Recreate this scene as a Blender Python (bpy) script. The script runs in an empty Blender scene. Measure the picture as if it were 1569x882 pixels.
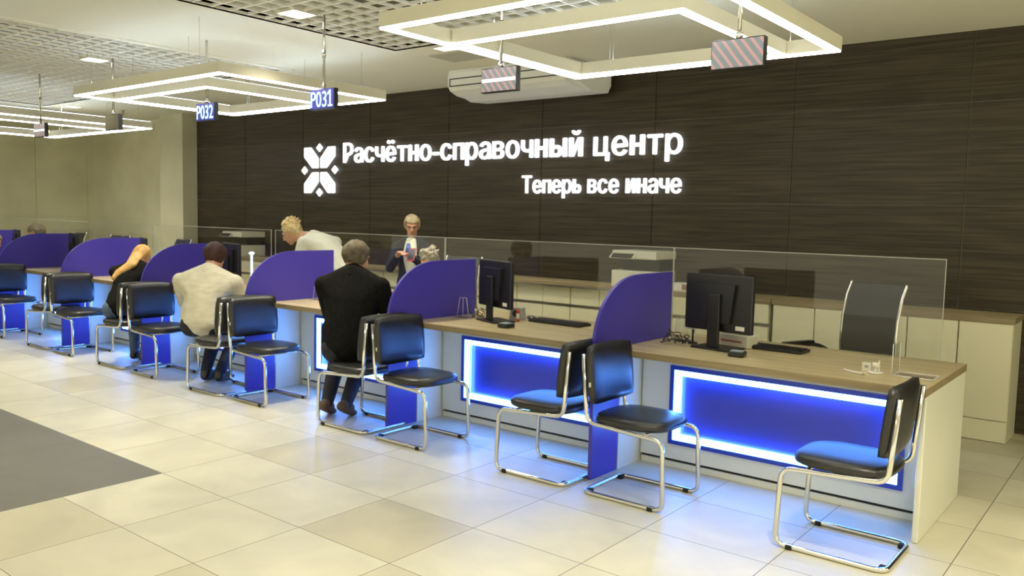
import bpy, bmesh, math, random
from mathutils import Vector, Matrix, Euler
random.seed(7)
S = bpy.context.scene
COL = S.collection
PI = math.pi

# ------------------------------------------------------------------ camera
cd = bpy.data.cameras.new('camera'); cam = bpy.data.objects.new('camera', cd); COL.objects.link(cam)
cd.sensor_width = 36.0; cd.lens = 1275.2768 / 1569 * 36; cd.clip_start = .05; cd.clip_end = 100
Rv = Vector((0.78223316, 0.622596, 0.02203416)); Uv = Vector((-0.06973825, 0.05236358, 0.99619006)); Fv = Vector((-0.61907016, 0.78078952, -0.08437928))
M4 = Matrix(((Rv.x, Uv.x, -Fv.x, .857994), (Rv.y, Uv.y, -Fv.y, -4.193732), (Rv.z, Uv.z, -Fv.z, 1.507216), (0, 0, 0, 1)))
cam.matrix_world = M4
S.camera = cam
S.view_settings.view_transform = 'Standard'; S.view_settings.look = 'None'
S.view_settings.exposure = 0.28; S.view_settings.gamma = 1.0; S.view_settings.use_curve_mapping = False
# ------------------------------------------------------------------ world: dim light of the open hall behind
w = bpy.data.worlds.new('World'); S.world = w; w.use_nodes = True
w.node_tree.nodes['Background'].inputs[0].default_value = (1.0, .93, .65, 1)
w.node_tree.nodes['Background'].inputs[1].default_value = 1.1
LAMP_W = 15.5          # ceiling downlight power
BAR_E = 9.0            # pendant light bars
LED_E = 27.0           # blue counter LEDs
SIGN_E = 1.7

# ------------------------------------------------------------------ materials
MATS = {}
def mat(name, col, rough=.5, metal=0, emit=None, es=0, spec=.5, coat=0):
    m = bpy.data.materials.new(name); m.use_nodes = True
    b = m.node_tree.nodes['Principled BSDF']
    b.inputs['Base Color'].default_value = (*col, 1); b.inputs['Roughness'].default_value = rough
    b.inputs['Metallic'].default_value = metal; b.inputs['Specular IOR Level'].default_value = spec
    if coat: b.inputs['Coat Weight'].default_value = coat; b.inputs['Coat Roughness'].default_value = .1
    if emit: b.inputs['Emission Color'].default_value = (*emit, 1); b.inputs['Emission Strength'].default_value = es
    MATS[name] = m
    return m
def nt(m):
    n = m.node_tree; return n, n.nodes, n.links, n.nodes['Principled BSDF']
def noisy(m, c1, c2, scale=(1, 1, 1), nscale=5, detail=4, p0=.3, p1=.7, bump=0, rough=None):
    n, N, L, b = nt(m)
    tc = N.new('ShaderNodeTexCoord'); mp = N.new('ShaderNodeMapping'); mp.inputs['Scale'].default_value = scale
    nz = N.new('ShaderNodeTexNoise'); nz.inputs['Scale'].default_value = nscale; nz.inputs['Detail'].default_value = detail
    cr = N.new('ShaderNodeValToRGB'); cr.color_ramp.elements[0].position = p0; cr.color_ramp.elements[1].position = p1
    cr.color_ramp.elements[0].color = (*c1, 1); cr.color_ramp.elements[1].color = (*c2, 1)
    L.new(tc.outputs['Object'], mp.inputs['Vector']); L.new(mp.outputs[0], nz.inputs['Vector']); L.new(nz.outputs['Fac'], cr.inputs[0]); L.new(cr.outputs[0], b.inputs['Base Color'])
    if bump:
        bp = N.new('ShaderNodeBump'); bp.inputs['Strength'].default_value = bump; bp.inputs['Distance'].default_value = .01
        L.new(nz.outputs['Fac'], bp.inputs['Height']); L.new(bp.outputs[0], b.inputs['Normal'])
    return m
def emis(name, col, s):
    m = bpy.data.materials.new(name); m.use_nodes = True; N = m.node_tree.nodes; N.clear()
    e = N.new('ShaderNodeEmission'); e.inputs[0].default_value = (*col, 1); e.inputs[1].default_value = s
    o = N.new('ShaderNodeOutputMaterial'); m.node_tree.links.new(e.outputs[0], o.inputs[0]); MATS[name] = m
    return m
white = noisy(mat('white laminate', (.72, .72, .66), .35), (.72, .72, .60), (.76, .76, .63), nscale=1.5)
cream = noisy(mat('cream cabinet', (.70, .68, .52), .3), (.72, .69, .50), (.76, .73, .53), nscale=1.2)
ceilm = noisy(mat('ceiling paint', (.8, .79, .7), .9), (.79, .78, .68), (.82, .81, .71), nscale=.6)
plen = mat('plenum', (.22, .21, .16), .9)
grid_m = mat('grid blade', (.85, .84, .78), .6)
wallp = noisy(mat('concrete plaster', (.4, .38, .26), .8), (.56, .54, .37), (.72, .70, .51), nscale=1.2, detail=8, bump=.1)
wallp2 = noisy(mat('column plaster', (.4, .38, .26), .8), (.50, .48, .34), (.60, .58, .42), nscale=1.6, detail=6)
woodd = noisy(mat('dark wood', (.05, .04, .03), .45, spec=.3), (.024, .019, .0115), (.074, .058, .037), scale=(.8, 1, 26), nscale=2.2, detail=7)
groove = mat('panel joint', (.26, .24, .19), .45)
oak = noisy(mat('light oak', (.5, .4, .22), .3), (.38, .30, .155), (.66, .55, .32), scale=(.7, 14, 6), nscale=2.2, detail=6)
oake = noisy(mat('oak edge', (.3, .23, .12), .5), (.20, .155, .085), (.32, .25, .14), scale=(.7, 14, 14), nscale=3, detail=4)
blue = mat('blue laminate', (.058, .042, .38), .35)
bluein = mat('blue insert', (.035, .045, .28), .25)
bluef = mat('blue lightbox frame', (.02, .05, .45), .3)
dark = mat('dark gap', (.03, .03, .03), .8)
blackl = mat('black leatherette', (.012, .012, .013), .36, spec=.6)
blackp = mat('black plastic', (.012, .012, .013), .35)
blackg = mat('black gloss', (.01, .01, .011), .15)
rubber = mat('black rubber', (.01, .01, .01), .8)
chrome = mat('chrome', (.72, .71, .68), .14, 1)
steel = mat('brushed steel', (.45, .44, .40), .3, 1)
greyp = mat('grey plastic', (.35, .35, .33), .5)
offw = mat('off white plastic', (.68, .67, .56), .45)
paper = mat('paper', (.75, .73, .66), .8)
red = mat('red plastic', (.6, .04, .03), .4)
skin = mat('skin', (.62, .33, .22), .55)
lipm = mat('lips', (.42, .13, .11), .5)
eyem = mat('eyes', (.03, .025, .02), .3)
def clear(name, tint=(1, 1, 1), refl=.025, ior=1.45):
    m = bpy.data.materials.new(name); m.use_nodes = True; N = m.node_tree.nodes; L = m.node_tree.links; N.clear()
    t = N.new('ShaderNodeBsdfTransparent'); t.inputs[0].default_value = (*tint, 1)
    g = N.new('ShaderNodeBsdfGlossy'); g.inputs['Roughness'].default_value = .02
    lw = N.new('ShaderNodeLayerWeight'); lw.inputs[0].default_value = .5
    pw = N.new('ShaderNodeMath'); pw.operation = 'POWER'; pw.inputs[1].default_value = 5; L.new(lw.outputs['Facing'], pw.inputs[0])
    f = N.new('ShaderNodeMath'); f.operation = 'MULTIPLY_ADD'; f.inputs[1].default_value = .5; f.inputs[2].default_value = refl; L.new(pw.outputs[0], f.inputs[0])
    mx = N.new('ShaderNodeMixShader'); o = N.new('ShaderNodeOutputMaterial')
    L.new(f.outputs[0], mx.inputs[0]); L.new(t.outputs[0], mx.inputs[1]); L.new(g.outputs[0], mx.inputs[2]); L.new(mx.outputs[0], o.inputs[0])
    MATS[name] = m
    return m
glass = clear('screen glass', (.975, .98, .97), ior=1.3)
glassedge = mat('polished glass edge', (.45, .47, .42), .3)
acryl = clear('clear acrylic', (.95, .95, .95), ior=1.5)
acredge = mat('acrylic edge', (.75, .75, .75), .3)
bar_e = emis('bar light', (1, .985, .93), BAR_E)
led_e = emis('blue led', (.09, .30, 1), LED_E)
up_e = emis('uplight', (.74, .87, 1.0), 12.0)
reflect_w = emis('cool white reflection', (.55, .75, 1), 2.0)  # glow for the imitated reflection strip
sign_e = emis('sign light', (.93, .95, 1), SIGN_E)
lamp_e = emis('downlight lens', (1, .96, .88), 6)
num_e = emis('digit light', (.50, .95, 1), 2.2)
numbg = mat('display blue face', (.02, .02, .12), .3, emit=(.03, .03, .35), es=.5)
aluw = mat('painted aluminium', (.74, .72, .60), .4)

# floor: tiles with own tone, thin joints, dark inset
def floor_material():
    m = bpy.data.materials.new('floor tiles'); m.use_nodes = True; n, N, L, b = nt(m)
    geo = N.new('ShaderNodeNewGeometry'); sp = N.new('ShaderNodeSeparateXYZ'); L.new(geo.outputs['Position'], sp.inputs[0])
    def math_(op, a, bb=None, c=None):
        q = N.new('ShaderNodeMath'); q.operation = op
        for i, v in enumerate((a, bb, c)):
            if v is None: continue
            if isinstance(v, (int, float)): q.inputs[i].default_value = v
            else: L.new(v, q.inputs[i])
        return q.outputs[0]
    X0, Y0, TA, TB = -3.598, -1.766, .62836, .55314
    u = math_('DIVIDE', math_('SUBTRACT', sp.outputs[0], X0), TA); v = math_('DIVIDE', math_('SUBTRACT', sp.outputs[1], Y0), TB)
    fu = math_('FRACT', u); fv = math_('FRACT', v)
    du = math_('MULTIPLY', math_('MINIMUM', fu, math_('SUBTRACT', 1, fu)), TA); dv = math_('MULTIPLY', math_('MINIMUM', fv, math_('SUBTRACT', 1, fv)), TB)
    joint = math_('LESS_THAN', math_('MINIMUM', du, dv), .0022)
    cx = N.new('ShaderNodeCombineXYZ'); L.new(math_('FLOOR', u), cx.inputs[0]); L.new(math_('FLOOR', v), cx.inputs[1])
    wn = N.new('ShaderNodeTexWhiteNoise'); wn.noise_dimensions = '2D'; L.new(cx.outputs[0], wn.inputs['Vector'])
    cr = N.new('ShaderNodeValToRGB'); e = cr.color_ramp; e.elements[0].position = 0; e.elements[0].color = (.49, .46, .33, 1)
    e.elements[1].position = 1; e.elements[1].color = (.60, .58, .455, 1)
    k = e.elements.new(.14); k.color = (.51, .48, .345, 1); k = e.elements.new(.25); k.color = (.57, .55, .425, 1)
    L.new(wn.outputs[0], cr.inputs[0])
    nz = N.new('ShaderNodeTexNoise'); nz.inputs['Scale'].default_value = 2.6; nz.inputs['Detail'].default_value = 9; nz.inputs['Distortion'].default_value = .6
    add = N.new('ShaderNodeVectorMath'); add.operation = 'MULTIPLY_ADD'; add.inputs[1].default_value = (7.3, 3.1, 5); L.new(wn.outputs['Color'], add.inputs[0]); L.new(geo.outputs['Position'], add.inputs[2])
    L.new(add.outputs[0], nz.inputs['Vector'])
    mr = N.new('ShaderNodeMapRange'); mr.inputs[1].default_value = .3; mr.inputs[2].default_value = .7; mr.inputs[3].default_value = .87; mr.inputs[4].default_value = 1.07; L.new(nz.outputs[0], mr.inputs[0])
    mul = N.new('ShaderNodeMix'); mul.data_type = 'RGBA'; mul.blend_type = 'MULTIPLY'; mul.inputs[0].default_value = 1; L.new(cr.outputs[0], mul.inputs[6])
    cc = N.new('ShaderNodeCombineColor'); [L.new(mr.outputs[0], cc.inputs[i]) for i in range(3)]; L.new(cc.outputs[0], mul.inputs[7])
    # dark inset area
    ina = math_('MULTIPLY', math_('LESS_THAN', sp.outputs[0], X0), math_('LESS_THAN', sp.outputs[1], Y0))
    m1 = N.new('ShaderNodeMix'); m1.data_type = 'RGBA'; L.new(joint, m1.inputs[0]); L.new(mul.outputs[2], m1.inputs[6]); m1.inputs[7].default_value = (.16, .145, .10, 1)
    nd = N.new('ShaderNodeTexNoise'); nd.inputs['Scale'].default_value = 1.5; nd.inputs['Detail'].default_value = 5; L.new(geo.outputs['Position'], nd.inputs['Vector'])
    cr2 = N.new('ShaderNodeValToRGB'); cr2.color_ramp.elements[0].color = (.115, .11, .085, 1); cr2.color_ramp.elements[1].color = (.15, .145, .115, 1); L.new(nd.outputs[0], cr2.inputs[0])
    m2 = N.new('ShaderNodeMix'); m2.data_type = 'RGBA'; L.new(ina, m2.inputs[0]); L.new(m1.outputs[2], m2.inputs[6]); L.new(cr2.outputs[0], m2.inputs[7])
    L.new(m2.outputs[2], b.inputs['Base Color'])
    mr2 = N.new('ShaderNodeMapRange'); mr2.inputs[3].default_value = .34; mr2.inputs[4].default_value = .50; L.new(nz.outputs[0], mr2.inputs[0]); L.new(mr2.outputs[0], b.inputs['Roughness'])
    return m
floorm = floor_material()

# ------------------------------------------------------------------ helpers
def new(): return bmesh.new()
def box(bm, x0, x1, y0, y1, z0, z1, bev=0, M=None, mi=0):
    r = bmesh.ops.create_cube(bm, size=1)
    vs = r['verts']
    for v in vs:
        v.co = Vector(((x0 + x1) / 2 + v.co.x * (x1 - x0), (y0 + y1) / 2 + v.co.y * (y1 - y0), (z0 + z1) / 2 + v.co.z * (z1 - z0)))
    fs = set(f for v in vs for f in v.link_faces)
    if bev:
        es = set(e for v in vs for e in v.link_edges)
        rr = bmesh.ops.bevel(bm, geom=list(es), offset=bev, segments=2, affect='EDGES', profile=.5)
        fs = set(f for f in rr['faces']) | set(f for f in fs if f.is_valid)
        vs = list(set(v for f in fs for v in f.verts))
        # bevel returns only new faces; gather the island
        st = list(vs); seen = set(st)
        while st:
            v = st.pop()
            for e in v.link_edges:
                o = e.other_vert(v)
                if o not in seen: seen.add(o); st.append(o)
        vs = list(seen); fs = set(f for v in vs for f in v.link_faces)
    if M is not None: bmesh.ops.transform(bm, matrix=M, verts=vs)
    for f in fs: f.material_index = mi
    return vs
def cyl(bm, p0, p1, r0, r1=None, seg=16, caps=True, mi=0):
    p0, p1 = Vector(p0), Vector(p1); r1 = r0 if r1 is None else r1
    d = p1 - p0; q = d.to_track_quat('Z', 'Y').to_matrix()
    A = []; B = []
    for i in range(seg):
        a = 2 * PI * i / seg; c = q @ Vector((math.cos(a), math.sin(a), 0))
        A.append(bm.verts.new(p0 + c * r0)); B.append(bm.verts.new(p1 + c * r1))
    for i in range(seg):
        f = bm.faces.new((A[i], A[(i + 1) % seg], B[(i + 1) % seg], B[i])); f.smooth = True; f.material_index = mi
    if caps:
        for l in (list(reversed(A)), B):
            f = bm.faces.new(l); f.material_index = mi
def rounded(pts, r, n=5):
    """replace inner corners of a polyline by arcs"""
    pts = [Vector(p) for p in pts]; out = [pts[0]]
    for i in range(1, len(pts) - 1):
        a, b, c = pts[i - 1], pts[i], pts[i + 1]
        u, v = (a - b), (c - b); rr = min(r, u.length * .49, v.length * .49)
        s, e = b + u.normalized() * rr, b + v.normalized() * rr
        for k in range(n + 1):
            t = k / n; out.append(s * (1 - t) ** 2 + b * 2 * t * (1 - t) + e * t ** 2)
    out.append(pts[-1]); return out
def tube(bm, pts, r, seg=10, closed=False, mi=0):
    pts = [Vector(p) for p in pts]; n = len(pts); rings = []
    up = None
    for i in range(n):
        if closed: t = (pts[(i + 1) % n] - pts[i - 1]).normalized()
        else: t = (pts[min(i + 1, n - 1)] - pts[max(i - 1, 0)]).normalized()
        if up is None:
            up = Vector((0, 0, 1)) if abs(t.z) < .9 else Vector((0, 1, 0))
        side = t.cross(up).normalized(); up = side.cross(t).normalized()
        rings.append([bm.verts.new(pts[i] + (side * math.cos(2 * PI * k / seg) + up * math.sin(2 * PI * k / seg)) * r) for k in range(seg)])
    m = n if closed else n - 1
    for i in range(m):
        A, B = rings[i], rings[(i + 1) % n]
        for k in range(seg):
            f = bm.faces.new((A[k], A[(k + 1) % seg], B[(k + 1) % seg], B[k])); f.smooth = True; f.material_index = mi
    if not closed:
        for l in (rings[0], list(reversed(rings[-1]))):
            f = bm.faces.new(l); f.material_index = mi
def prism(bm, poly, axis, a0, a1, mi=0, smooth=False):
    """polygon (2D points) extruded along an axis; axis 'x': pts are (y,z); 'y': (x,z); 'z': (x,y)"""
    def P(p, a): return {'x': (a, p[0], p[1]), 'y': (p[0], a, p[1]), 'z': (p[0], p[1], a)}[axis]
    A = [bm.verts.new(P(p, a0)) for p in poly]; B = [bm.verts.new(P(p, a1)) for p in poly]; n = len(poly)
    for i in range(n):
        f = bm.faces.new((A[i], A[(i + 1) % n], B[(i + 1) % n], B[i])); f.material_index = mi; f.smooth = smooth
    for l in (list(reversed(A)), B):
        f = bm.faces.new(l); f.material_index = mi
def obj(name, bm, mats, parent=None, label=None, loc=None):
    bmesh.ops.recalc_face_normals(bm, faces=bm.faces[:])
    me = bpy.data.meshes.new(name); bm.to_mesh(me); bm.free()
    if not isinstance(mats, (list, tuple)): mats = [mats]
    for m in mats: me.materials.append(m)
    o = bpy.data.objects.new(name, me); COL.objects.link(o)
    if parent: o.parent = parent
    if label: o['label'] = label
    if loc: o.location = loc
    return o
def thing(name, label, cat, loc=(0, 0, 0), rz=0, group=None):
    o = bpy.data.objects.new(name, None); COL.objects.link(o); o.empty_display_size = .1
    o.location = loc; o.rotation_euler = (0, 0, rz); o['label'] = label; o['category'] = cat
    if group: o['group'] = group
    return o
def tag(o, label, cat, group=None):
    o['label'] = label; o['category'] = cat
    if group: o['group'] = group
    return o
def struct(name, bm, m):
    o = obj(name, bm, m); o['kind'] = 'structure'; return o
def dup(o, parent=None):
    c = o.copy(); COL.objects.link(c)
    if parent: c.parent = parent
    for ch in list(o.children): dup(ch, c)
    return c
def place(src, loc, rz, label, group=None):
    c = dup(src); c.location = loc; c.rotation_euler = (0, 0, rz); c['label'] = label
    if group: c['group'] = group
    return c
used = {}
def inst(key, maker, loc, rz, label, group=None):
    """first use builds the thing itself, later uses copy it with its parts"""
    if key not in used:
        used[key] = maker(); o = used[key]
        o.location = loc; o.rotation_euler = (0, 0, rz); o['label'] = label
        if group: o['group'] = group
        return o
    return place(used[key], loc, rz, label, group)

# ------------------------------------------------------------------ room
XL, XR, YF, YW, ZC = -14.6, 5.0, -8.5, 2.88, 2.964
bm = new(); box(bm, XL, XR, YF, YW + .1, -.1, 0); struct('floor', bm, floorm)
GA = (-11.95, -6.42, -8.0, 1.09); GB = (-4.66, -2.02, -8.0, 1.03)
bm = new()
def slab(x0, x1, y0, y1): box(bm, x0, x1, y0, y1, ZC, ZC + .06)
slab(XL, GA[0], YF, YW); slab(GA[0], GA[1], GA[3], YW); slab(GA[1], GB[0], YF, YW); slab(GB[0], GB[1], GB[3], YW); slab(GB[1], XR, YF, YW)
slab(GA[0], GA[1], YF, GA[2]); slab(GB[0], GB[1], YF, GB[2])
box(bm, XL, XR, YF, YW, ZC + .30, ZC + .34, mi=1)
struct('ceiling', bm, [ceilm, plen])
for i, g in enumerate((GA, GB)):
    bm = new(); p = .15
    n = int((g[1] - g[0]) / p)
    for k in range(n + 1):
        x = g[0] + (g[1] - g[0]) * k / n; box(bm, x - .009, x + .009, g[2], g[3], ZC - .002, ZC + .018)
    n = int((g[3] - g[2]) / p)
    for k in range(n + 1):
        y = g[2] + (g[3] - g[2]) * k / n; box(bm, g[0], g[1], y - .009, y + .009, ZC - .001, ZC + .017)
    o = struct('ceiling_grid', bm, grid_m)
    bm = new(); t = .10
    for (x0, x1, y0, y1) in ((g[0] - t, g[0], g[2] - t, g[3] + t), (g[1], g[1] + t, g[2] - t, g[3] + t), (g[0], g[1], g[3], g[3] + t), (g[0], g[1], g[2] - t, g[2])):
        box(bm, x0, x1, y0, y1, ZC - .012, ZC)
    box(bm, g[0] - .004, g[0], g[2], g[3], ZC - .012, ZC + .3); box(bm, g[1], g[1] + .004, g[2], g[3], ZC - .012, ZC + .3); box(bm, g[0], g[1], g[3], g[3] + .004, ZC - .012, ZC + .3)
    struct('trim_%d' % (i + 1), bm, ceilm)
# back wall with dark wood panels
CX0, CX1, CY0 = -11.62, -10.96, 2.63
bm = new(); box(bm, CX1, XR, YW, YW + .1, 0, ZC + .3, mi=1)
gx, gw = -.406, 1.3258
zs = [0, .901, 1.672, 2.443, ZC + .02]
x = gx + gw * 4
cols = [gx + gw * k for k in range(-8, 5)]
xs = [CX1] + [c for c in cols if c > CX1 + .1] + [XR]
for a, b_ in zip(xs[:-1], xs[1:]):
    for z0, z1 in zip(zs[:-1], zs[1:]):
        box(bm, a + .004, b_ - .004, YW - .014, YW, z0 + .003, z1 - .003)
struct('wall_back', bm, [woodd, groove])
bm = new(); box(bm, XL, CX0 + .02, YW, YW + .1, 0, ZC + .3)
for z0, z1 in ((0, 1.345), (1.352, ZC)):
    box(bm, XL, CX0, YW - .012, YW, z0, z1)
struct('wall_back_left', bm, wallp)
bm = new(); box(bm, XL - .1, XL, YF, YW + .1, 0, ZC + .3)
ys = [YF, -5.8, -3.1, -.4, 2.0, YW - .012]
for a, b_ in zip(ys[:-1], ys[1:]):
    for z0, z1 in ((0, 1.345), (1.352, ZC)):
        box(bm, XL, XL + .012, a + .003, b_ - .003, z0, z1)
struct('wall_left', bm, wallp)
bm = new(); box(bm, CX0, CX1, CY0, YW, 0, ZC); struct('wall_pier', bm, wallp2)

# ------------------------------------------------------------------ counter
P = 1.7076; WT = .75; NB = 8
L0 = -P * NB
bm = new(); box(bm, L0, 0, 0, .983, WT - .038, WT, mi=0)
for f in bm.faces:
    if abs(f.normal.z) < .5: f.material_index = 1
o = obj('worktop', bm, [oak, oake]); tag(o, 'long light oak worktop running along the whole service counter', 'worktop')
bm = new(); box(bm, -.03, -.001, .04, .97, 0, WT - .0385, .006)
tag(obj('end_panel', bm, white), 'white end panel closing the right end of the counter', 'panel')

bay_names = ['at the right end beside the lone chair', 'under the second desk from the right', 'behind the man in the black sweater', 'behind the person in the cream shirt',
             'behind the fair-haired woman in black', 'of the sixth bay from the right', 'of the seventh bay from the right', 'of the farthest bay at the left edge']
def make_bay():
    t = thing('counter_front', '', 'counter front')
    x0, x1 = -1.685, -.032
    lx0, lx1, lz0, lz1 = -1.49, -.15, .15, .635
    bm = new()
    Y0, Y1 = .35, .37
    box(bm, x0, lx0, Y0, Y1, .055, .711); box(bm, lx1, x1, Y0, Y1, .055, .711)
    box(bm, lx0, lx1, Y0, Y1, .055, lz0); box(bm, lx0, lx1, Y0, Y1, lz1, .711)
    obj('front_panel', bm, white, t)
    bm = new(); box(bm, x0, x1, .362, .374, 0, .036); obj('plinth', bm, white, t)
    bm = new(); box(bm, x0, x1, .376, .388, .0, .06); box(bm, x0, x1, .3705, .3755, .0, .06) if False else None; obj('gap_shade_strip', bm, dark, t, 'dark strip painted as the shadow above the plinth')  # dark-coloured strip stands in for the shade in the plinth gap
    bm = new(); box(bm, x0, x1, .41, .425, .06, .705); obj('light_leak_baffle', bm, white, t)  # unseen panel added to block LED light leaking out the back
    bm = new(); f = .026
    box(bm, lx0, lx0 + f, Y0 - .012, Y1 + .03, lz0, lz1); box(bm, lx1 - f, lx1, Y0 - .012, Y1 + .03, lz0, lz1)
    box(bm, lx0 + f, lx1 - f, Y0 - .012, Y1 + .03, lz0, lz0 + f); box(bm, lx0 + f, lx1 - f, Y0 - .012, Y1 + .03, lz1 - f, lz1)
    obj('lightbox_frame', bm, bluef, t)
    bm = new(); a = f; b_ = f + .034; ya, yb = Y0 - .004, Y0 + .012
    box(bm, lx0 + a, lx0 + b_, ya, yb, lz0 + a, lz1 - a); box(bm, lx1 - b_, lx1 - a, ya, yb, lz0 + a, lz1 - a)
    box(bm, lx0 + b_, lx1 - b_, ya, yb, lz0 + a, lz0 + b_); box(bm, lx0 + b_, lx1 - b_, ya, yb, lz1 - b_, lz1 - a)
    obj('led_strip', bm, led_e, t, 'glowing blue-white light strip')
    bm = new(); box(bm, lx0 + b_, lx1 - b_, Y0 + .035, Y0 + .05, lz0 + b_, lz1 - b_); obj('blue_insert', bm, bluein, t)
    return t
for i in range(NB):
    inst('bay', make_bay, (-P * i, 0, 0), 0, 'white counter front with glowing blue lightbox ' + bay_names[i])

div_names = ['between the two nearest desks', 'beside the second monitor, to the right of the man in black', 'to the left of the man in black', 'behind the person in the cream shirt',
             'behind the fair-haired woman in black', 'next in line left of the fair-haired woman', 'at the far left behind the leaning customer', 'farthest, past the left edge']
def make_div():
    t = thing('partition', '', 'partition')
    bm = new(); box(bm, -.012, .012, -.2, .085, 0, .711, .002); obj('lower_panel', bm, blue, t, 'blue lower panel reaching the floor')
    bm = new(); box(bm, -.014, .014, .092, .37, 0, .711); obj('side_panel', bm, white, t, 'white side panel under the worktop')
    bm = new(); box(bm, -.010, .010, .0855, .0915, 0, .711); obj('edge_strip', bm, steel, t)
    pts = [(.72, WT + .0005), (.72, WT + .427), (.30, WT + .427)]
    for k in range(1, 17):
        a = PI / 2 * k / 16; n = 2.15
        pts.append((.30 - .50 * math.sin(a) ** (2 / n), WT + .427 * math.cos(a) ** (2 / n) if k < 16 else WT + .0005))
    pts.append((-.2, .711)); pts.append((-.002, .711)); pts.append((-.002, WT + .0005))
    bm = new(); prism(bm, pts, 'x', -.010, .010)
    obj('privacy_screen', bm, blue, t, 'blue screen with a curved front top corner')
    return t
for i in range(1, NB):
    inst('div', make_div, (-P * i, 0, 0), 0, 'blue curved desk partition ' + div_names[i - 1])

# glass screen along the back edge
gxs = [(-1.80, -.13), (-3.925, -1.81), (-6.285, -3.94), (-8.7, -6.36), (-11.1, -8.72), (-13.6, -11.12)]
gl = ['rightmost clear glass screen, above the bay with the mesh chair', 'clear glass screen behind the second desk and its red glue stick', 'clear glass screen in front of the standing woman with blue scarf',
      'clear glass screen left of the bending blond employee', 'clear glass screen in front of the beige pier', 'farthest clear glass screen at the left edge']
for (a, b_), lb in zip(gxs, gl):
    t = thing('glass_screen', lb, 'glass screen')
    bm = new(); box(bm, a, b_, .932, .938, WT + .001, 1.324); obj('pane', bm, glass, t)
    bm = new(); box(bm, a, b_, .932, .938, 1.3245, 1.329); box(bm, b_ + .0005, b_ + .004, .932, .938, WT + .001, 1.329); box(bm, a - .004, a - .0005, .932, .938, WT + .001, 1.329)
    obj('polished_edge', bm, glassedge, t)

# ------------------------------------------------------------------ credenza
CY = 2.447
def make_cab(wd, left):
    def f():
        t = thing('cabinet', '', 'cabinet')
        bm = new(); box(bm, 0, wd, CY + .02, YW - .02, 0, .846); obj('body', bm, cream, t)
        if not left:
            bm = new(); box(bm, .003, wd - .003, CY, CY + .019, .158, .842, .002); obj('door', bm, cream, t)
            bm = new(); box(bm, .003, wd - .003, CY, CY + .019, .004, .150, .002); obj('drawer', bm, cream, t)
        else:
            h = wd / 2
            for k in range(2):
                bm = new(); box(bm, k * h + .003, (k + 1) * h - .003, CY, CY + .019, .02, .652, .002); obj('door', bm, cream, t)
                bm = new(); box(bm, k * h + .003, (k + 1) * h - .003, CY, CY + .019, .682, .842, .002); obj('drawer', bm, cream, t)
            bm = new(); box(bm, 0, wd, CY + .012, CY + .0195, .655, .679); obj('finger_rail', bm, steel, t, 'grey recessed finger rail')
        return t
    return f
rl = ['white tall-door cabinet at the right end of the back row', 'white cabinet behind the mesh chair, one in from the right end', 'white cabinet partly hidden by the back of the mesh chair', 'white cabinet left of the mesh chair',
      'white cabinet with a dark gap on its left side, right of the near monitor']
for k in range(5):
    inst('cabR', make_cab(.338, False), (.03 - .3415 * (k + 1), 0, 0), 0, rl[k], 'white cabinets in the right block')
nL = 14; wL = (10.93 - 1.70) / nL
for k in range(nL):
    lb = 'low white two-door cabinet in the long row under the dark wall, number counted from the near monitor'
    where = ['behind the near monitor', 'under the near printer', 'behind the blue partition between the nearest desks', 'behind the long black keyboard', 'right of the second monitor', 'behind the second monitor',
             'behind the grey-haired head', 'beside the standing woman', 'just left of the standing woman', 'behind the man in black', 'behind the bending blond employee', 'left of the bending blond employee', 'under the far printer', 'next to the beige pier'][k]
    inst('cabL', make_cab(wL - .004, True), (-1.705 - wL * (k + 1), 0, 0), 0, 'low white two-door cabinet ' + where, 'white cabinets in the long left block')
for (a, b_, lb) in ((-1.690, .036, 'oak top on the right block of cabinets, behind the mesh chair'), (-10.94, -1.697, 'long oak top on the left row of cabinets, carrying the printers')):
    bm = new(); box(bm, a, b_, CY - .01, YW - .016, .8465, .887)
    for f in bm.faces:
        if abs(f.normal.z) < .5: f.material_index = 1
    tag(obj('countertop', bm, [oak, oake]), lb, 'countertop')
# grey cable channel along the front of the left block top
bm = new(); box(bm, -6.5, -2.6, CY - .06, CY - .0105, .8475, .862); tag(obj('cable_channel', bm, steel), 'thin grey metal channel along the front of the long cabinet top', 'channel')

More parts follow.
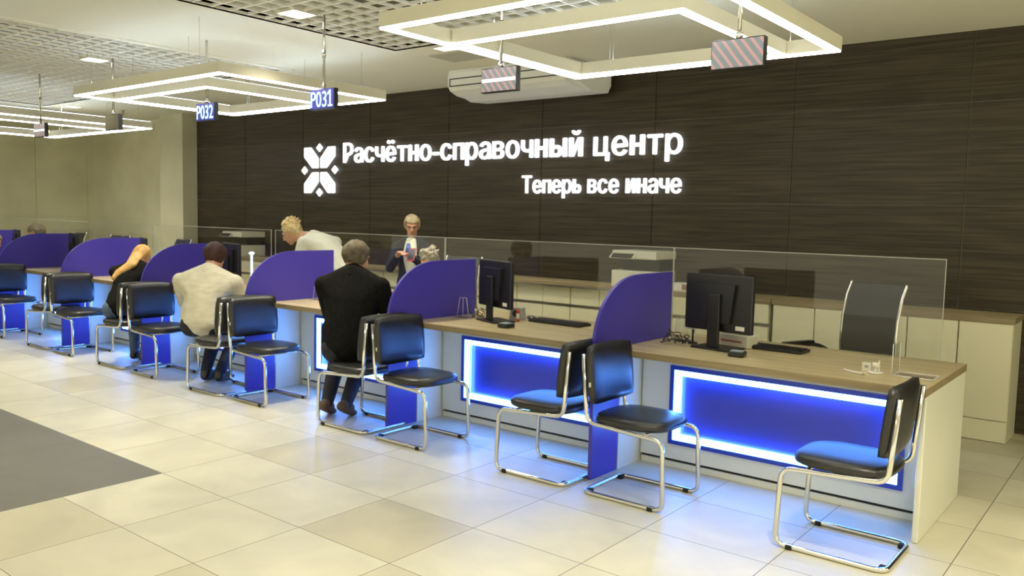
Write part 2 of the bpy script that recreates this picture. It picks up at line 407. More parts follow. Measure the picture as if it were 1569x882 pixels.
# ------------------------------------------------------------------ chairs
def make_chair():
    """cantilever visitor chair; local +X is forward, origin under the rear floor bar centre"""
    t = thing('cantilever_chair', '', 'chair', group='black and chrome visitor chairs')
    w2 = .205; r = .0125
    side = [(-.02, 0, .775), (.012, 0, .402), (.475, 0, .376), (.49, 0, r), (.0, 0, r)]
    L = [Vector((p[0], w2, p[2])) for p in side]; Rr = [Vector((p[0], -w2, p[2])) for p in side]
    pts = rounded(L + list(reversed(Rr)), .055, 6)
    bm = new(); tube(bm, pts, r, 12)
    cyl(bm, (.07, -w2, .398), (.07, w2, .398), .008, seg=8); cyl(bm, (.36, -w2, .386), (.36, w2, .386), .008, seg=8)
    obj('frame', bm, chrome, t)
    # seat cushion
    prof = []
    n = 40
    for k in range(n):
        a = 2 * PI * k / n; ca, sa = math.cos(a), math.sin(a); e = 2 / 3.6
        prof.append((.235 + .225 * math.copysign(abs(ca) ** e, ca), (.215 if ca < .2 else .215 - .02 * ca) * math.copysign(abs(sa) ** e, sa)))
    bm = new(); rings = []
    for (z, s) in ((.400, .93), (.406, .98), (.420, 1.0), (.434, .985), (.445, .94), (.451, .85), (.453, .5)):
        rings.append([bm.verts.new((.235 + (p[0] - .235) * s, p[1] * s, z)) for p in prof])
    for A, B in zip(rings[:-1], rings[1:]):
        for k in range(n):
            f = bm.faces.new((A[k], A[(k + 1) % n], B[(k + 1) % n], B[k])); f.smooth = True
    bm.faces.new(list(reversed(rings[0]))); bm.faces.new(rings[-1])
    obj('seat', bm, blackl, t)
    # curved backrest pad
    bm = new(); nu, nv = 14, 8; W, z0, z1 = .222, .497, .822
    def sp(u, v, d):
        y = (u * 2 - 1); z = (v * 2 - 1)
        # rounded rectangle outline
        k = 1 - .06 * (abs(z) ** 4); kk = 1 - .08 * (abs(y) ** 4)
        yy = y * W * k; zz = (z0 + z1) / 2 + z * (z1 - z0) / 2 * kk
        x = .052 - (zz - .44) * .1 - .020 * (1 - y * y) + d
        th = .022 * (1 - .75 * max(abs(y), abs(z)) ** 6)
        return (x + (th if d > 0 else -th), yy, zz)
    F = [[bm.verts.new(sp(i / nu, j / nv, .008)) for j in range(nv + 1)] for i in range(nu + 1)]
    B = [[bm.verts.new(sp(i / nu, j / nv, -.008)) for j in range(nv + 1)] for i in range(nu + 1)]
    for i in range(nu):
        for j in range(nv):
            for G in (F, B):
                f = bm.faces.new((G[i][j], G[i + 1][j], G[i + 1][j + 1], G[i][j + 1])); f.smooth = True
    for i in range(nu):
        for j in (0, nv):
            bm.faces.new((F[i][j], F[i + 1][j], B[i + 1][j], B[i][j])).smooth = True
    for j in range(nv):
        for i in (0, nu):
            bm.faces.new((F[i][j], F[i][j + 1], B[i][j + 1], B[i][j])).smooth = True
    bk = obj('backrest', bm, blackl, t)
    bm = new(); box(bm, .030, .042, -.2235, -.2205, .60, .625); obj('tag', bm, paper, bk, 'small white maker tag on the edge')
    for (x, y) in ((.42, w2), (.42, -w2), (.02, w2 * .8), (.02, -w2 * .8)):
        bm = new(); box(bm, x - .015, x + .015, y - .017, y + .017, .0005, .022, .003); obj('foot_pad', bm, rubber, t)
    return t
G = 'black and chrome visitor chairs'
RX = .045
inst('chair', make_chair, (-.025, -.23, 0), PI, 'black leatherette cantilever chair standing alone at the right end of the counter', G)
chd = {1: ('black chrome-framed chair facing right, in the nearest back-to-back pair', 'black chrome-framed chair facing left, in the nearest back-to-back pair'),
       2: ('empty black chair facing right, just behind the chair of the man in black', 'black chair the man in the black sweater sits on'),
       3: ('empty black chair facing right, beside the person in the cream shirt', 'black chair the person in the cream shirt sits on'),
       4: ('empty black chair facing right, beside the fair-haired woman', 'black chair the fair-haired woman sits on'),
       5: ('empty black chair facing right in the second pair from the left', 'empty black chair facing left in the second pair from the left'),
       6: ('black chair facing right at the far left edge', 'black chair under the customer cut by the left edge')}
offs = {1: (.105, -.215, -.03, -.215), 2: (.125, -.225, .02, -.225), 3: (.09, -.20, .0, -.23), 4: (.19, -.21, .02, -.2), 5: (.24, -.2, .1, -.2), 6: (.23, -.2, .05, -.2)}
for n in range(1, 7):
    bx, by, ax, ay = offs[n]
    inst('chair', make_chair, (-P * n + bx, by, 0), 0, chd[n][0], G)
    inst('chair', make_chair, (-P * n + ax, ay, 0), PI, chd[n][1], G)

# ------------------------------------------------------------------ monitors and desk items
def make_monitor():
    t = thing('monitor', '', 'monitor')
    bm = new(); box(bm, -.235, .235, -.012, .018, .105, .445, .006); obj('screen_housing', bm, blackp, t)
    bm = new(); box(bm, -.225, .225, .0185, .020, .125, .435); obj('display_panel', bm, blackg, t)
    bm = new(); prism(bm, [(-.10, .16), (.10, .16), (.13, .39), (-.13, .39)], 'y', -.035, -.0125); obj('rear_cover', bm, blackp, t)
    bm = new(); box(bm, -.04, .04, -.055, -.036, .012, .33, .004); obj('stand', bm, blackp, t)
    bm = new(); box(bm, -.13, .13, -.09, .10, 0, .012, .004); obj('base', bm, blackp, t)
    bm = new(); box(bm, .13, .19, -.0135, -.0125, .125, .15); obj('sticker', bm, paper, t, 'small white sticker')
    bm = new(); box(bm, -.025, .01, -.0365, -.0355, .30, .308); obj('maker_badge', bm, steel, t)
    return t
mnames = ['black monitor on the nearest desk, back turned to the room', 'black monitor on the second desk, right of the blue partition', 'black monitor beside the man in black', 'black monitor beside the head of the person in cream shirt', 'black monitor near the fair-haired woman', 'black monitor in the second bay from the left', 'black monitor farthest left']
for i in range(7):
    if i == 2: continue
    loc = [(-1.25, .46, WT), (-2.985, .46, WT), None, (-6.40, .50, WT), (-8.10, .50, WT), (-9.80, .50, WT), (-11.5, .50, WT)][i]
    rz = -math.radians([10, 21, 0, 14, 22, 14, 14][i])
    inst('monitor', make_monitor, loc, rz, mnames[i], 'black desk monitors')
def make_kb():
    t = thing('keyboard', '', 'keyboard')
    bm = new(); box(bm, -.23, .23, -.075, .075, 0, .018, .004); obj('keyboard_case', bm, blackp, t)
    bm = new()
    for r_ in range(5):
        for c in range(18):
            box(bm, -.22 + c * .0245, -.20 + c * .0245, -.065 + r_ * .026, -.043 + r_ * .026, .018, .023)
    obj('keys', bm, blackp, t)
    return t
inst('kb', make_kb, (-1.02, .68, WT + .001), math.radians(-3), 'black keyboard on the nearest desk right of the monitor')
inst('kb', make_kb, (-2.58, .70, WT + .001), math.radians(-2), 'black keyboard on the second desk, left of the blue partition')
def make_term():
    t = thing('card_terminal', '', 'card terminal')
    bm = new(); box(bm, -.045, .045, -.045, .045, 0, .03, .008); obj('case', bm, blackp, t)
    bm = new(); box(bm, -.035, .035, -.03, .035, .03, .032); obj('touch_pad', bm, mat('pale blue pad', (.35, .45, .5), .3), t, 'pale blue top pad')
    return t
inst('term', make_term, (-1.04, .27, WT + .001), math.radians(10), 'small black signature pad in front of the nearest monitor')
inst('term', make_term, (-2.71, .25, WT + .001), math.radians(0), 'small black signature pad in front of the second monitor')
inst('term', make_term, (-4.50, .22, WT + .001), 0, 'small black signature pad left of the man in black')
# computer mouse
bm = new(); bmesh.ops.create_uvsphere(bm, u_segments=16, v_segments=10, radius=1, matrix=Matrix.Diagonal((.03, .055, .022, 1)))
for v in bm.verts:
    if v.co.z < 0: v.co.z = 0
for f in bm.faces: f.smooth = True
o = obj('computer_mouse', bm, blackp, loc=(-2.90, .79, WT + .001)); o.rotation_euler = (0, 0, 1.2); tag(o, 'dark mouse on the second desk beside the red glue stick', 'mouse')
# glue stick
t = thing('glue_stick', 'red and white glue stick standing on the second desk', 'glue stick', (-2.86, .57, WT + .001))
bm = new(); cyl(bm, (0, 0, .018), (0, 0, .06), .012); obj('tube', bm, paper, t)
bm = new(); cyl(bm, (0, 0, 0), (0, 0, .018), .0135); obj('base_ring', bm, red, t)
bm = new(); cyl(bm, (0, 0, .06), (0, 0, .088), .013); obj('cap', bm, red, t)
# small speaker behind second monitor
t = thing('desk_speaker', 'small grey speaker behind the stand of the second monitor', 'speaker', (-2.93, .66, WT + .001), .2)
bm = new(); prism(bm, [(-.05, 0), (.05, 0), (.04, .09), (-.04, .09)], 'y', -.04, .04); obj('case', bm, greyp, t)
bm = new(); cyl(bm, (0, -.0405, .05), (0, -.043, .05), .026); obj('grille', bm, dark, t)
# box of papers behind near monitor
t = thing('paper_box', 'white box of forms behind the nearest monitor', 'box', (-1.19, .635, WT + .001), math.radians(-12))
bm = new(); box(bm, -.10, .10, -.055, .055, 0, .075, .004); obj('carton', bm, offw, t)
bm = new()
for k in range(6): box(bm, -.092 + k * .002, .092 - k * .003, -.048 + k * .014, -.046 + k * .014, .0755, .10 - k * .003)
obj('forms', bm, paper, t)
bm = new(); box(bm, -.09, .06, -.0565, -.0555, .03, .042); obj('print_stripe', bm, lipm, t, 'reddish printed stripe')
# webcam clipped low
t = thing('document_camera', 'small pale webcam left of the nearest monitor stand', 'webcam', (-1.45, .54, WT + .001))
bm = new(); cyl(bm, (0, 0, 0), (0, 0, .008), .03); cyl(bm, (0, 0, .008), (0, 0, .09), .006); obj('foot', bm, blackp, t)
bm = new(); box(bm, -.035, .035, -.02, .02, .09, .115, .008); obj('camera_head', bm, offw, t)
# cables
def cable(seed, cx, cy, lb, n=5, sp=.12):
    rnd = random.Random(seed); bm = new()
    for k in range(n):
        p0 = Vector((cx + rnd.uniform(-sp, sp), cy + rnd.uniform(-.06, .06), WT + .006)); p1 = Vector((cx + rnd.uniform(-sp, sp), cy + rnd.uniform(-.06, .06), WT + .006))
        h = rnd.uniform(.01, .09); q = []
        for j in range(13):
            s = j / 12; q.append(p0.lerp(p1, s) + Vector((.02 * math.sin(s * 9 + k), .02 * math.cos(s * 7), h * math.sin(PI * s))))
        tube(bm, q, .003, 6)
    o = obj('cable_tangle', bm, blackp); tag(o, lb, 'cables'); o['kind'] = 'stuff'; return o
cable(3, -1.52, .44, 'tangle of black cables between the blue partition and the nearest monitor', 8, .10)
cable(5, -3.20, .50, 'black cables by the foot of the second monitor', 5, .10)
# pen
t = thing('pen', 'white pen lying on the nearest desk', 'pen', (-.385, .22, WT + .0055), math.radians(-28))
bm = new(); cyl(bm, (-.07, 0, 0), (.055, 0, 0), .0050, seg=10); obj('barrel', bm, paper, t)
bm = new(); cyl(bm, (.055, 0, 0), (.072, 0, 0), .005, .0012, seg=10); obj('tip', bm, greyp, t)
# calculator style pen cup / stand with white tags
t = thing('pen_stand', 'small white pen stand on the nearest desk near the clear leaflet holder', 'pen stand', (-.30, .29, WT + .001))
bm = new(); cyl(bm, (0, 0, 0), (0, 0, .006), .038); obj('base_plate', bm, paper, t)
bm = new(); cyl(bm, (0, 0, .006), (0, 0, .03), .010); cyl(bm, (0, 0, .03), (0, 0, .055), .016); obj('holder', bm, paper, t)
bm = new(); box(bm, .014, .020, -.004, .004, .006, .07); obj('upright', bm, paper, t)
t = thing('price_tag', 'small square white tag card behind the white pen stand', 'tag card', (-.355, .33, WT + .001))
bm = new(); box(bm, -.022, .022, -.004, .004, 0, .045); obj('card', bm, paper, t)
bm = new(); box(bm, -.009, .009, -.0052, -.0045, .016, .03); obj('mark', bm, greyp, t)
# acrylic leaflet holders
def make_leaf():
    t = thing('leaflet_holder', '', 'leaflet holder')
    bm = new(); prism(bm, [(-.055, 0), (.055, 0), (.03, .15), (-.03, .15)], 'y', -.002, .002); obj('clear_panel', bm, acryl, t)
    bm = new(); tube(bm, [(-.055, 0, .003), (-.03, 0, .15), (.03, 0, .15), (.055, 0, .003)], .0022, 6); tube(bm, [(0, 0, .003), (0, 0, .15)], .0018, 6); obj('edges', bm, acredge, t)
    bm = new(); box(bm, -.06, .06, -.05, .05, 0, .003); obj('foot_plate', bm, acryl, t)
    return t
for k, (x, y) in enumerate(((-3.28, .44), (-4.99, .44), (-1.56, .60))):
    inst('leaf', make_leaf, (x, y, WT + .001), .1, ['clear trapezoid leaflet stand in front of the blue partition by the second monitor', 'clear trapezoid leaflet stand left of the man in black', 'clear leaflet stand right of the nearest blue partition'][k], 'clear acrylic leaflet stands')
t = thing('document_tray', 'clear acrylic document tray with upright back at the right end of the worktop', 'document tray', (-.12, .34, WT + .001))
bm = new(); box(bm, -.095, .095, -.07, .07, 0, .003); box(bm, -.0975, -.0950, -.07, .07, .003, .16); obj('clear_panel', bm, acryl, t)
bm = new(); tube(bm, [(-.095, -.07, .004), (.095, -.07, .004), (.095, .07, .004), (-.095, .07, .004)], .003, 6, True); tube(bm, [(-.096, -.07, .004), (-.096, -.07, .16), (-.096, .07, .16), (-.096, .07, .004)], .0022, 6); obj('edges', bm, acredge, t)

# ------------------------------------------------------------------ office chair
def make_office():
    t = thing('office_chair', '', 'office chair')
    # local: faces -Y
    bm = new(); n = 10
    prof = [(.20, .44), (.22, .52), (.245, .62), (.24, .75), (.25, .90), (.285, 1.05), (.32, 1.12)]
    poly = prof + [(p[0] + .012, p[1]) for p in reversed(prof)]
    prism(bm, poly, 'x', -.205, .205)
    mesh = bpy.data.materials.get('chair mesh')
    if not mesh:
        mesh = mat('chair mesh', (.018, .018, .018), .6)
        n_, N, L, b = nt(mesh); tr = N.new('ShaderNodeBsdfTransparent'); mx = N.new('ShaderNodeMixShader'); mx.inputs[0].default_value = .90
        L.new(tr.outputs[0], mx.inputs[1]); L.new(b.outputs[0], mx.inputs[2]); L.new(mx.outputs[0], N['Material Output'].inputs[0])
    obj('mesh_back', bm, mesh, t)
    for s in (-1, 1):
        bm = new(); tube(bm, [(s * .205, p[0] + .006, p[1]) for p in prof] + [(s * .205, .33, 1.135)], .010, 8); obj('side_rail', bm, chrome, t)
    bm = new(); cyl(bm, (-.205, .332, 1.12), (.205, .332, 1.12), .011, seg=10); obj('top_rail', bm, blackp, t)
    bm = new(); box(bm, -.235, .235, -.25, .19, .43, .475, .018); obj('seat', bm, mat('seat fabric', (.02, .02, .02), .8) if 'seat fabric' not in MATS else MATS['seat fabric'], t)
    for s in (-1, 1):
        bm = new(); tube(bm, rounded([(s * .21, .235, .62), (s * .29, .14, .70), (s * .30, -.22, .705), (s * .29, -.24, .45), (s * .2, -.12, .425)], .07, 5), .013, 10); a = obj('armrest', bm, blackp, t)
        bm = new(); box(bm, s * .297 - .024, s * .297 + .024, -.19, .08, .712, .73, .006); obj('arm_pad', bm, blackp, a)
    bm = new(); cyl(bm, (0, 0, .10), (0, 0, .43), .026); obj('gas_lift', bm, chrome, t)
    bm = new()
    for k in range(5):
        a = 2 * PI * k / 5 + .3; cyl(bm, (0, 0, .11), (.27 * math.cos(a), .27 * math.sin(a), .075), .022, .014, 8)
    obj('star_base', bm, chrome, t)
    for k in range(5):
        a = 2 * PI * k / 5 + .3; bm = new(); x, y = .27 * math.cos(a), .27 * math.sin(a); cyl(bm, (x - .02, y, .031), (x + .02, y, .031), .030, seg=12); obj('caster', bm, blackp, t)
    return t
inst('office', make_office, (-.76, 1.24, 0), math.radians(-22), 'black mesh office chair with chrome rails, empty, behind the nearest desk')
inst('office', make_office, (-4.33, 1.33, 0), math.radians(5), 'black office chair under the grey-haired employee behind the second blue partition')
inst('office', make_office, (-10.72, 1.25, 0), math.radians(10), 'empty black office chair, only its top showing, left of the fair-haired woman')
inst('office', make_office, (-9.15, 1.25, 0), math.radians(-5), 'empty black office chair, only its top showing, right of the fair-haired woman')
inst('office', make_office, (-12.22, 1.34, 0), 0, 'black office chair under the employee behind the far left desk')

# ------------------------------------------------------------------ printers
def make_printer():
    t = thing('printer', '', 'printer')
    bm = new(); box(bm, -.23, .23, -.20, .20, 0, .155, .008); obj('lower_body', bm, offw, t)
    bm = new(); box(bm, -.17, .22, -.10, .19, .156, .262); obj('output_bay', bm, blackp, t)
    bm = new(); box(bm, -.23, .23, -.20, .20, .263, .34, .01); obj('scanner_unit', bm, offw, t)
    bm = new(); prism(bm, [(-.255, .27), (-.205, .31), (-.2005, .262)], 'x', -.23, .03); c = obj('control_panel', bm, offw, t)
    bm = new(); box(bm, -.20, 0, -.255, -.252, .272, .276, M=Matrix.Translation((0, 0, 0))); prism(bm, [(-.254, .2735), (-.210, .3085), (-.212, .3115), (-.256, .2765)], 'x', -.21, .01); obj('display', bm, blackp, c)
    bm = new(); box(bm, -.16, .16, -.203, -.2005, .03, .10, .0); obj('paper_tray', bm, offw, t)
    return t
inst('printer', make_printer, (-3.02, 2.68, .8875), 0, 'cream multifunction printer on the cabinet top above the nearest blue partition')
inst('printer', make_printer, (-9.45, 2.68, .8875), 0, 'far cream multifunction printer on the cabinet top left of the bending employee')
t = thing('small_carton', 'small white carton on the cabinet top right of the near printer', 'carton', (-2.56, 2.60, .8875))
bm = new(); box(bm, -.09, .09, -.06, .06, 0, .07, .003); obj('carton_body', bm, paper, t)
bm = new(); box(bm, .01, .091, -.0615, -.0605, .01, .06); obj('printed_label', bm, mat('brown label', (.30, .17, .12), .7), t)

# ------------------------------------------------------------------ number displays
def text_obj(s, size, m, parent, name, loc, sx=1, depth=.002, bold=0.0, rx=PI / 2):
    c = bpy.data.curves.new(name, 'FONT'); c.body = s; c.size = size; c.extrude = depth; c.offset = bold; c.resolution_u = 3
    o = bpy.data.objects.new(name, c); COL.objects.link(o); bpy.context.view_layer.update()
    dg = bpy.context.evaluated_depsgraph_get(); me = bpy.data.meshes.new_from_object(o.evaluated_get(dg)); me.name = name
    bpy.data.objects.remove(o)
    me.transform(Matrix.Rotation(rx, 4, 'X') @ Matrix.Diagonal((sx, 1, 1, 1))); me.materials.clear(); me.materials.append(m)
    o = bpy.data.objects.new(name, me); COL.objects.link(o)
    if parent: o.parent = parent
    o.location = loc
    return o
def stroke_glyph(ch, s, m, parent, name, dy=.012):
    """letters drawn from plain strokes, in units of the font size s"""
    bm = new(); xh, w = .55, .11
    def bar(x0, x1, z0, z1): box(bm, x0 * s, x1 * s, -dy, dy, z0 * s, z1 * s)
    def quad(p): prism(bm, [(a * s, b_ * s) for a, b_ in p], 'y', -dy, dy)
    def bowl(x0, x1, z0, z1, t):
        R_ = (z1 - z0) / 2; cz = (z0 + z1) / 2; cx = x1 - R_ * .8; n = 12
        bar(x0, cx, z1 - t, z1); bar(x0, cx, z0, z0 + t)
        o = [(cx + R_ * .8 * math.cos(a), cz + R_ * math.sin(a)) for a in [PI / 2 - PI * k / n for k in range(n + 1)]]
        i = [(cx + (R_ * .8 - t) * math.cos(a), cz + (R_ - t) * math.sin(a)) for a in [PI / 2 - PI * k / n for k in range(n + 1)]]
        for k in range(n): quad([o[k], o[k + 1], i[k + 1], i[k]])
    if ch == 'н': bar(0, w, 0, xh); bar(.33, .33 + w, 0, xh); bar(w, .33, .235, .325)
    elif ch in 'ий':
        bar(0, w, 0, xh); bar(.34, .34 + w, 0, xh); quad([(w * .6, .0), (w * 1.3, .0), (.45 - w * .6, xh), (.45 - w * 1.3, xh)])
        if ch == 'й':
            o = [(.225 + .135 * math.cos(a), .76 + .125 * math.sin(a)) for a in [PI + PI * k / 10 for k in range(11)]]; i = [(.225 + .065 * math.cos(a), .76 + .055 * math.sin(a)) for a in [PI + PI * k / 10 for k in range(11)]]
            for k in range(10): quad([o[k], o[k + 1], i[k + 1], i[k]])
    elif ch in 'ьы':
        bar(0, w, 0, xh); bowl(w, .42, 0, .345, .095)
        if ch == 'ы': bar(.49, .49 + w, 0, xh)
    elif ch == '1': bar(.16, .16 + w * .9, 0, .728); quad([(.16, .728), (.16, .60), (.0, .50), (.0, .60)]); bar(.02, .40, 0, .07)
    return obj(name, bm, m, parent)
scan = mat('dot matrix face', (.10, .10, .11), .4)
def scan_mat():
    n, N, L, b = nt(scan); tc = N.new('ShaderNodeTexCoord'); mp = N.new('ShaderNodeMapping'); mp.inputs['Rotation'].default_value = (0, math.radians(38), 0)
    wv = N.new('ShaderNodeTexWave'); wv.inputs['Scale'].default_value = 8; wv.inputs['Distortion'].default_value = .6; wv.bands_direction = 'X'
    cr = N.new('ShaderNodeValToRGB'); cr.color_ramp.elements[0].color = (.13, .17, .17, 1); cr.color_ramp.elements[1].color = (.55, .26, .22, 1); cr.color_ramp.elements[1].position = .9; cr.color_ramp.elements[0].position = .45
    w2 = N.new('ShaderNodeTexWave'); w2.inputs['Scale'].default_value = 60; w2.bands_direction = 'Z'
    mx = N.new('ShaderNodeMix'); mx.data_type = 'RGBA'; mx.blend_type = 'MULTIPLY'; mx.inputs[0].default_value = .35
    L.new(tc.outputs['Object'], mp.inputs[0]); L.new(mp.outputs[0], wv.inputs[0]); L.new(wv.outputs['Fac'], cr.inputs[0]); L.new(tc.outputs['Object'], w2.inputs[0])
    L.new(cr.outputs[0], mx.inputs[6]); L.new(w2.outputs['Color'], mx.inputs[7])
    L.new(mx.outputs[2], b.inputs['Emission Color']); b.inputs['Emission Strength'].default_value = .9
scan_mat()
disp = [(-.93, 'dots', 'rightmost hanging number display, grey striped face', None), (-2.483, 'line', 'hanging number display with a bright line, before the air conditioner', None),
        (-4.19, 'num', 'hanging blue number display reading P031', 'P031'), (-5.76, 'num', 'hanging blue number display reading P032', 'P032'),
        (-7.42, 'dark', 'dark hanging number display under the left pendant lights', None), (-9.08, 'line', 'leftmost hanging number display with a bright line', None)]
for x, kind, lb, txt in disp:
    t = thing('number_display', lb, 'number display', (x, -.14, 2.355), 0, 'hanging number displays')
    h = .075; wd = .142
    bm = new(); box(bm, -wd, wd, -.018, .02, -h, h, .003); obj('housing', bm, blackp, t)
    if kind == 'num':
        bm = new(); box(bm, -wd + .004, wd - .004, -.0205, -.0185, -h + .004, h - .004); obj('face', bm, numbg, t, 'dark blue lit face')
        o = text_obj(txt.rstrip('1'), .165, num_e, t, 'digits', (0, -.0225, -.058), .62, .001, 0)
        if txt.endswith('1'):
            one = stroke_glyph('1', .165, num_e, None, 'digit_one', .001); mx_ = max(v.co.x for v in o.data.vertices)
            one.data.transform(Matrix.Translation((mx_ + .010, 0, 0)) @ Matrix.Diagonal((.62, 1, 1, 1))); b2 = new(); b2.from_mesh(o.data); b2.from_mesh(one.data); b2.to_mesh(o.data); b2.free(); bpy.data.objects.remove(one)
        xs_ = [v.co.x for v in o.data.vertices]; c0 = (min(xs_) + max(xs_)) / 2; sc = .25 / (max(xs_) - min(xs_))
        for v in o.data.vertices: v.co.x = (v.co.x - c0) * sc
        o['label'] = 'glowing pale cyan characters ' + txt
    elif kind == 'dark':
        bm = new(); box(bm, -wd + .006, wd - .006, -.0205, -.0185, -h + .006, h - .006); obj('face', bm, mat('display dark face', (.07, .065, .045), .4), t)
    else:
        bm = new(); box(bm, -wd + .006, wd - .006, -.0205, -.0185, -h + .006, h - .006); obj('face', bm, scan, t)
        if kind == 'line':
            bm = new(); box(bm, -wd + .008, wd - .008, -.023, -.021, -.012, .008); obj('lit_line', bm, sign_e, t, 'bright white lit line')
    top = (ZC + .29 if (GB[0] < x < GB[1] or GA[0] < x < GA[1]) else ZC - .001) - 2.355
    bm = new(); cyl(bm, (0, 0, h), (0, 0, top), .010, seg=10); cyl(bm, (0, 0, h), (0, 0, h + .03), .018, seg=10); cyl(bm, (0, 0, .30), (0, 0, .36), .014, seg=10); obj('hanging_rod', bm, chrome, t)

# ------------------------------------------------------------------ pendant light frames
def pend(o4, i4, lb, z=2.52):
    """o4, i4: (x0,x1,y0,y1) outer and nested inner rectangles"""
    t = thing('pendant_light', lb, 'pendant light', ((o4[0] + o4[1]) / 2, (o4[2] + o4[3]) / 2, z))
    ox, oy = t.location.x, t.location.y
    for nm, q, dz in (('outer_frame', o4, 0), ('inner_frame', i4, 0)):
        x0, x1, y0, y1 = q[0] - ox, q[1] - ox, q[2] - oy, q[3] - oy; b = .055; h = .085
        bm = new()
        for (a0, a1, c0, c1) in ((x0, x1, y0, y0 + b), (x0, x1, y1 - b, y1), (x0, x0 + b, y0 + b, y1 - b), (x1 - b, x1, y0 + b, y1 - b)): box(bm, a0, a1, c0, c1, .006, h)
        fr = obj(nm, bm, aluw, t)
        bm = new(); b0 = .004
        for (a0, a1, c0, c1) in ((x0 + b0, x1 - b0, y0 + b0, y0 + b - b0), (x0 + b0, x1 - b0, y1 - b + b0, y1 - b0), (x0 + b0, x0 + b - b0, y0 + b, y1 - b), (x1 - b + b0, x1 - b0, y0 + b, y1 - b)): box(bm, a0, a1, c0, c1, -.004, .006)
        obj('light_diffuser', bm, bar_e, fr, 'glowing white underside')
        bm = new()
        for (a0, a1, c0, c1) in ((x0 + .02, x1 - .02, y0 + .02, y0 + b - .02), (x0 + .02, x1 - .02, y1 - b + .02, y1 - .02), (x0 + .02, x0 + b - .02, y0 + b, y1 - b), (x1 - b + .02, x1 - .02, y0 + b, y1 - b)): box(bm, a0, a1, c0, c1, h + .0005, h + .004)
        obj('uplight_strip', bm, up_e, fr, 'cool light strip on the top face')
        for (cx, cy) in ((x0 + .3, y0 + .027), (x1 - .3, y0 + .027), (x0 + .3, y1 - .027), (x1 - .3, y1 - .027)):
            bm = new(); cyl(bm, (cx, cy, h), (cx, cy, ZC - z + (.30 if False else .0)), .0012, seg=5); obj('suspension_wire', bm, steel, fr)
    return t
pend((-2.63, -.75, -1.02, .90), (-2.565, -1.06, -.50, .84), 'near pendant of two nested glowing square frames over the nearest desks')
pend((-7.06, -4.72, -.68, .98), (-6.99, -5.45, -.34, .91), 'middle pendant of two nested glowing square frames behind the P031 and P032 displays')
pend((-12.1, -9.32, -.50, 1.28), (-12.02, -10.0, -.24, 1.21), 'far left pendant of nested glowing frames below the left wall')

# ------------------------------------------------------------------ ceiling lamps
def make_down():
    t = thing('downlight', '', 'ceiling light')
    bm = new(); s = .11
    for (a0, a1, c0, c1) in ((-s, s, -s, -s + .012), (-s, s, s - .012, s), (-s, -s + .012, -s + .012, s - .012), (s - .012, s, -s + .012, s - .012)): box(bm, a0, a1, c0, c1, -.012, .03)
    obj('frame', bm, aluw, t)
    bm = new(); box(bm, -s + .012, s - .012, -s + .012, s - .012, -.004, .01); obj('lens', bm, lamp_e, t, 'glowing lens')
    ld = bpy.data.lights.get('downlight lamp')
    if not ld:
        ld = bpy.data.lights.new('downlight lamp', 'AREA'); ld.shape = 'SQUARE'; ld.size = .2; ld.energy = LAMP_W; ld.color = (1, .91, .68); ld.spread = math.radians(95)
    lo = bpy.data.objects.new('lamp', ld); COL.objects.link(lo); lo.parent = t; lo.location = (0, 0, -.02)
    return t
dl = [(-4.29, -.31, 'square ceiling light in the open-cell grid, right of the P031 rod'), (-7.56, -.25, 'square ceiling light in the left grid above the middle pendant'), (-4.20, 1.18, 'square ceiling light at the corner beside the near pendant'),
      (-7.54, 1.25, 'square ceiling light seen inside the middle pendant'), (-11.7, 1.35, 'square ceiling light above the far left pendant')]
for x, y, lb in dl: inst('down', make_down, (x, y, ZC), 0, lb, 'square ceiling lights')
for k, (x, y) in enumerate([(-4.3, -2.3), (-7.5, -2.3), (-11.2, -2.3), (-1.0, -2.6), (-4.3, -4.6), (-7.5, -4.6), (-11.2, -4.6), (-1.0, -5.0), (2.4, -2.6), (2.4, -5.2), (-11.2, -.3), (-4.3, -6.8), (-8, -6.8), (-1, -7), (1.9, .2), (3.2, 1.6), (1.6, -1.4), (.2, -1.5), (-.9, -3.8)]):  # out of view, added to fill the hall and counter with light
    inst('down', make_down, (x, y, ZC), 0, 'unseen square ceiling light added as fill around the waiting area', 'added fill lights around the waiting area')
# ceiling hatches, sprinklers
for k, (x, y, lb) in enumerate([(-6.88, 1.50, 'square ceiling hatch above the middle pendant'), (-4.38, 1.55, 'square ceiling hatch left of the near pendant corner')]):
    bm = new(); box(bm, x - .22, x + .22, y - .18, y + .18, ZC - .008, ZC - .0005, .002); tag(obj('ceiling_hatch', bm, mat('hatch grey', (.5, .49, .42), .7)), lb, 'hatch')
def make_spr():
    t = thing('sprinkler', '', 'sprinkler')
    bm = new(); cyl(bm, (0, 0, -.045), (0, 0, -.001), .012, seg=10); cyl(bm, (0, 0, -.006), (0, 0, -.001), .03, seg=12); obj('body', bm, steel, t)
    bm = new(); cyl(bm, (0, 0, -.06), (0, 0, -.052), .028, .02, seg=12); cyl(bm, (0, 0, -.052), (0, 0, -.045), .004, seg=6); obj('deflector', bm, steel, t)
    return t
inst('spr', make_spr, (-3.75, 1.55, ZC), 0, 'small ceiling sprinkler between near pendant and air conditioner')
inst('spr', make_spr, (-11.5, 2.0, ZC), 0, 'small ceiling sprinkler at the left near the beige pier')

